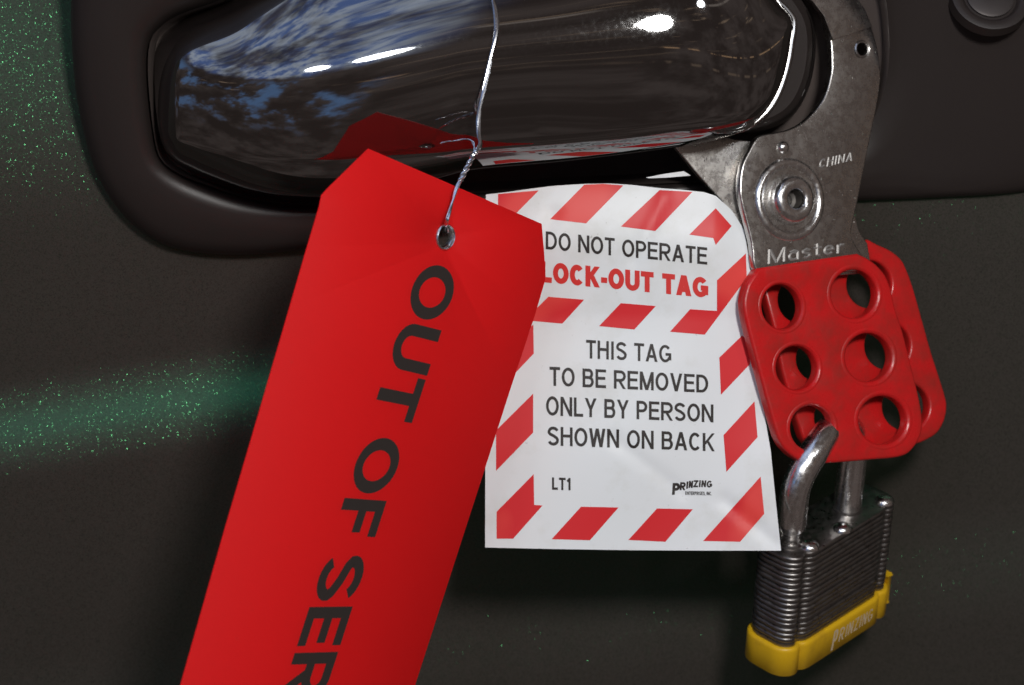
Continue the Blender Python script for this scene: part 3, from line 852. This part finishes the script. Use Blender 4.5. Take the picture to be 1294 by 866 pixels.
front_red = [(953, 339.5), (941, 358), (936, 376), (936, 392), (941, 416), (949, 446.6), (957, 477), (965, 507), (974, 538), (980, 556), (989, 569), (1003, 580), (1023, 585.5),
             (1060, 584), (1095, 581), (1124, 578.6), (1141, 574), (1153, 562), (1160, 546), (1161, 527), (1156, 498.6), (1146, 457), (1136, 418), (1127, 390), (1121, 364.7), (1114, 348), (1103, 335), (1090, 326), (1079, 321)]
ho = [(983.5, 388, 24.5, 28, R(-8)), (1075, 372, 28.5, 30.5, R(-5)), (1002.7, 465, 25.7, 27.5, R(-8)), (1093, 452, 29, 30.5, 0), (1021.5, 541, 26.5, 28.5, 0), (1111, 531, 30, 30.5, 0)]
fr_out = front_red[:1] + catmull(front_red[1:-1], 4, False) + front_red[-1:]
plate('front_grip', fr_out, ho, HF, .0040, .0009, m_vinyl, hasp, res=4)
def sh(x, y): return (x + 20 + .065 * (y - 388), y - 8 - .05 * (x - 983) - .02 * (y - 388))
rear_red = [(957, 350), (975, 420), (983, 465), (993, 500), (1005, 538), (1012, 556), (1026, 569), (1050, 576), (1100, 571), (1150, 562), (1168.7, 554.7), (1181, 546), (1189.5, 530), (1192, 513), (1189.5, 498.6),
            (1181, 471.6), (1171, 440), (1154.6, 381), (1147, 356), (1141.6, 342), (1135, 329), (1122, 317.8), (1105, 309.7), (1092, 303)]
rear_red = rear_red[:1] + catmull(rear_red[1:-1], 4, False) + rear_red[-1:]
hr_ = [sh(x, y) + (rx * .98, ry * .98, r_) for (x, y, rx, ry, r_) in ho]
plate('rear_grip', rear_red, hr_, HR, .0040, .0009, m_vinyl, hasp, res=4)
# raised bead rings round the six holes of the front grip
for (x, y, rx, ry, r_) in ho:
    vs, fs = [], []
    prf = [(1.04, .0017), (1.09, .00205), (1.15, .00214), (1.21, .00205), (1.26, .0019)]
    for f, w in prf:
        for k in range(48):
            a = 2 * math.pi * k / 48
            u, v = HF.loc(x + f * (rx * math.cos(a) * math.cos(r_) - ry * math.sin(a) * math.sin(r_)), y + f * (rx * math.cos(a) * math.sin(r_) + ry * math.sin(a) * math.cos(r_)))
            vs.append(HF.world(u, v, w))
    for i in range(len(prf) - 1):
        for k in range(48): fs.append((i * 48 + k, i * 48 + (k + 1) % 48, (i + 1) * 48 + (k + 1) % 48, (i + 1) * 48 + k))
    obj('hole_rim', vs, fs, m_vinyl, hasp)
# pivot rivet
r0 = HF.loc(995, 253)
rf = lambda u, v, w: HF.world(r0[0] + u * .97, r0[1] + v, w)
vs, fs = lathe(rf, [(.0114, .0008), (.0110, .0016), (.0102, .0021), (.0094, .0021), (.0086, .0015), (.0080, .0006), (.0074, .0005), (.0068, .0014), (.0065, .0030),
                    (.0060, .0042), (.0053, .0048), (.0044, .0050), (.0030, .0049), (.0026, .0045), (.0024, .0010)], 56)
rv = obj('pivot_rivet', vs, fs[:-1], m_bright, hasp, sharp=60)
vs, fs = lathe(rf, [(.00242, .0036), (.0024, .0005), (.0014, .0003), (.0010, .0008), (.0002, .0009)], 40)
obj('rivet_bore', vs, fs, mat('dull_bore_steel', (.16, .15, .14), .5, metal=1), rv)
hq = HF.loc(1086, 63)
vs, fs = [], []
for r_, w_ in ((.0017, .0008), (.0018, .0014), (.0021, .0015), (.0024, .0012)):
    for k in range(28): vs.append(HF.world(hq[0] + r_ * .95 * math.cos(2 * math.pi * k / 28), hq[1] + r_ * math.sin(2 * math.pi * k / 28), w_))
for i in range(3):
    for k in range(28): fs.append((i * 28 + k, i * 28 + (k + 1) % 28, (i + 1) * 28 + (k + 1) % 28, (i + 1) * 28 + k))
obj('hole_burr', vs, fs, m_steel, hasp)
r1 = HF.loc(986.5, 187)
vs, fs = lathe(lambda u, v, w: HF.world(r1[0] + u, r1[1] + v, w), [(.0018, .0006), (.0017, .0016), (.0013, .0022), (.0007, .0025), (.0001, .0026)], 24)
obj('stop_pin', vs, fs, m_bright, hasp)
line_text('lettering', 'CHINA', (1031.5, 213.5), (1074, 203.5), 11.5, 11.0, HF, m_emboss, hasp, t=.2, off=.00123, ridge=.00016, lean=.15, label='small embossed CHINA')
line_text('lettering', 'Master', (967, 334), (1065, 319), 18.5, 17.5, HF, m_emboss, hasp, t=.17, off=.00123, ridge=.00022, lean=.02, wide=1.15, label='embossed Master lettering')

# ---------------------------------------------------------------- padlock
TH, EL, RO = R(45), R(28), R(1.2)
xh = Vector((math.cos(TH), math.sin(TH) * math.cos(EL), math.sin(TH) * math.sin(EL)))
th = Vector((-math.sin(TH), math.cos(TH) * math.cos(EL), math.cos(TH) * math.sin(EL)))
uh = xh.cross(th)
roll = Matrix.Rotation(RO, 3, 'Y')
xh, th, uh = roll @ xh, roll @ th, roll @ uh
PW, PT = .0475, .0158
leg = .0126; OFFU = .0038
# centre of the top face, from where the front leg leaves the body
kk = S * (D + .0474) / D
F0 = Vector(((999 - 647) * kk, .0474, (433 - 684) * kk))
P0 = F0 + xh * leg
def pl(u, v, w): return M @ (P0 + xh * u + th * v + uh * w)
pad = thing('padlock', 'laminated steel padlock with a yellow bumper, its shackle through the hasp', 'padlock', pl(0, 0, -.040))
def quarter():
    w, t = PW / 2, PT / 2
    q = [(-w + .0100, -t), (-w + .0078, -t + .0002), (-w + .0064, -t + .0011), (-w + .0054, -t + .0013), (-w + .0042, -t + .0007), (-w + .0026, -t + .0008), (-w + .0009, -t + .0022), (-w + .0001, -t + .0042), (-w, -t + .0062)]
    return q
q = quarter(); q = catmull(q, 3, False)
body = q[::-1] + [(-u, v) for u, v in q] + [(-u, -v) for u, v in q[::-1]] + [(u, -v) for u, v in q]
def inset(pts, d):
    out = []; n = len(pts)
    for i in range(n):
        a, b = Vector(pts[i - 1]), Vector(pts[(i + 1) % n]); t = (b - a)
        if t.length < 1e-9: out.append(pts[i]); continue
        t.normalize(); nrm = Vector((-t.y, t.x)); out.append((pts[i][0] + nrm.x * d, pts[i][1] + nrm.y * d))
    return out
# orientation: make positive d shrink
if max(abs(p[0]) for p in inset(body, .001)) > max(abs(p[0]) for p in body): body = body[::-1]
def prism(name, pts, lay, mt, parent, frame=pl, label=None, sharp=55):
    vs, fs = [], []; n = len(pts)
    for w, d in lay:
        for u, v in inset(pts, d): vs.append(frame(u + OFFU, v, w))
    for k in range(len(lay) - 1):
        for i in range(n): fs.append((k * n + i, k * n + (i + 1) % n, (k + 1) * n + (i + 1) % n, (k + 1) * n + i))
    fs.append(tuple(range(n))); fs.append(tuple((len(lay) - 1) * n + i for i in range(n)))
    return obj(name, vs, fs, mt, parent, label=label, sharp=sharp)
NL = 18; pitch = .0300 / NL
for i in range(NL):
    z1 = -i * pitch; z0 = z1 - pitch * .93
    jt = random.uniform(-.00016, .00014)
    prism('lamination', body, [(z0, .0005), (z0 + .00012, .00018), (z0 + .0004, 0 + jt), (z1 - .0004, jt), (z1 - .00012, .00018), (z1, .0005)], m_lam, pad)
prism('lock_core', body, [(-.0386, .0011), (-.0002, .0011)], m_dark, pad)
# yellow bumper wrapped round the bottom
prism('bumper', body, [(-.0392, .0030), (-.0392, .0002), (-.0388, -.0008), (-.0385, -.0012), (-.0305, -.0012), (-.0297, -.0010), (-.0294, -.0004), (-.0296, .0003), (-.0330, .0004)], m_yellow, pad)
bumper = [o for o in C.objects if o.name == 'bumper'][0]
# clip ear at the right end
vs, fs = [], []
for (u0, u1, v0, v1, w0, w1) in [(PW / 2 + .0008, PW / 2 + .0026, -.0060, .0050, -.0370, -.0270)]:
    pts = [(u0, v0), (u0, v1), (u1 - .0004, v1), (u1, v1 - .0006), (u1, v0 + .0006), (u1 - .0004, v0)]
prism('bumper_clip', pts, [(-.0372, .0004), (-.0368, 0), (-.0282, 0), (-.0276, .0005)], m_yellow, bumper)
# engraved name on the wide front face of the bumper
class BF:
    def pt(self, a, b, off=0): return pl(a, -PT / 2 - .0012 - off, b)
def bump_text():
    spec = [('P', -.0050, -.0028, -.0378, -.0312), ('R', -.0018, .0004, -.0362, -.0318), ('I', .0012, .0017, -.0360, -.0318), ('N', .0024, .0044, -.0360, -.0318),
            ('Z', .0050, .0070, -.0360, -.0318), ('I', .0077, .0082, -.0360, -.0318), ('N', .0089, .0108, -.0360, -.0319), ('G', .0114, .0136, -.0360, -.0319)]
    ch = []
    for c_, x0, x1, z0, z1 in spec:
        h_ = z1 - z0; w_ = (x1 - x0) / h_
        def mp(x, y, o, x0=x0, z0=z0, h_=h_): return pl(x0 + OFFU + x * h_ + .12 * y * h_, -PT / 2 - .0012 - o, z0 + y * h_)
        ch.append((c_, 0, w_, mp))
    lettering('lettering', ch, None, 4e-5, m_etch, bumper, t=.12, label='worn pale PRINZING lettering')
bump_text()
# rivet heads on the top plate
for (u, v) in ((-PW / 2 + .0052 + .004, -.0052), (PW / 2 - .0046, -.0050), (-PW / 2 + .0050, .0054), (PW / 2 - .0100, .0054), (-.001, -.0058)):
    sc = 1.0
    vs, fs = lathe(lambda a, b, w, u=u, v=v: pl(u + OFFU + a, v + b, w), [(.0027, -.0001), (.0025, .0006), (.0019, .0012), (.0010, .0016), (.0001, .0017)], 24)
    obj('rivet', vs, fs, m_bright, pad)
# collars and shackle
for u in (-leg, leg):
    vs, fs = lathe(lambda a, b, w, u=u: pl(u + a, b, w), [(.0044, -.0001), (.0043, .0005), (.0037, .0007), (.0032, .0002), (.0004, 0)], 32)
    obj('shackle_collar', vs, fs, m_lam, pad)
path = [pl(-leg, 0, -.004), pl(-leg, 0, 0)]
LH = .0178
for i in range(1, 9): path.append(pl(-leg - .0038 * sm(0, 1, i / 8), -.0026 * sm(0, 1, i / 8), LH * i / 8))
for i in range(1, 33):
    a = math.pi - math.pi * i / 32; path.append(pl((leg + .0038 * (a / math.pi)) * math.cos(a), -.0026 * sm(1.25, 2.35, a), LH + leg * 1.02 * math.sin(a)))
for i in range(1, 9): path.append(pl(leg, 0, LH * (1 - i / 8)))
path.append(pl(leg, 0, -.004))
rad = [.0029] * len(path); rad[1] = .0024; rad[2] = .0024; rad[3] = .0027; rad[4] = .0030
vs, fs = tube(path, [.0040 if r > .0028 else r + .0004 for r in rad], 24)
obj('shackle', vs, fs, m_bright, pad)
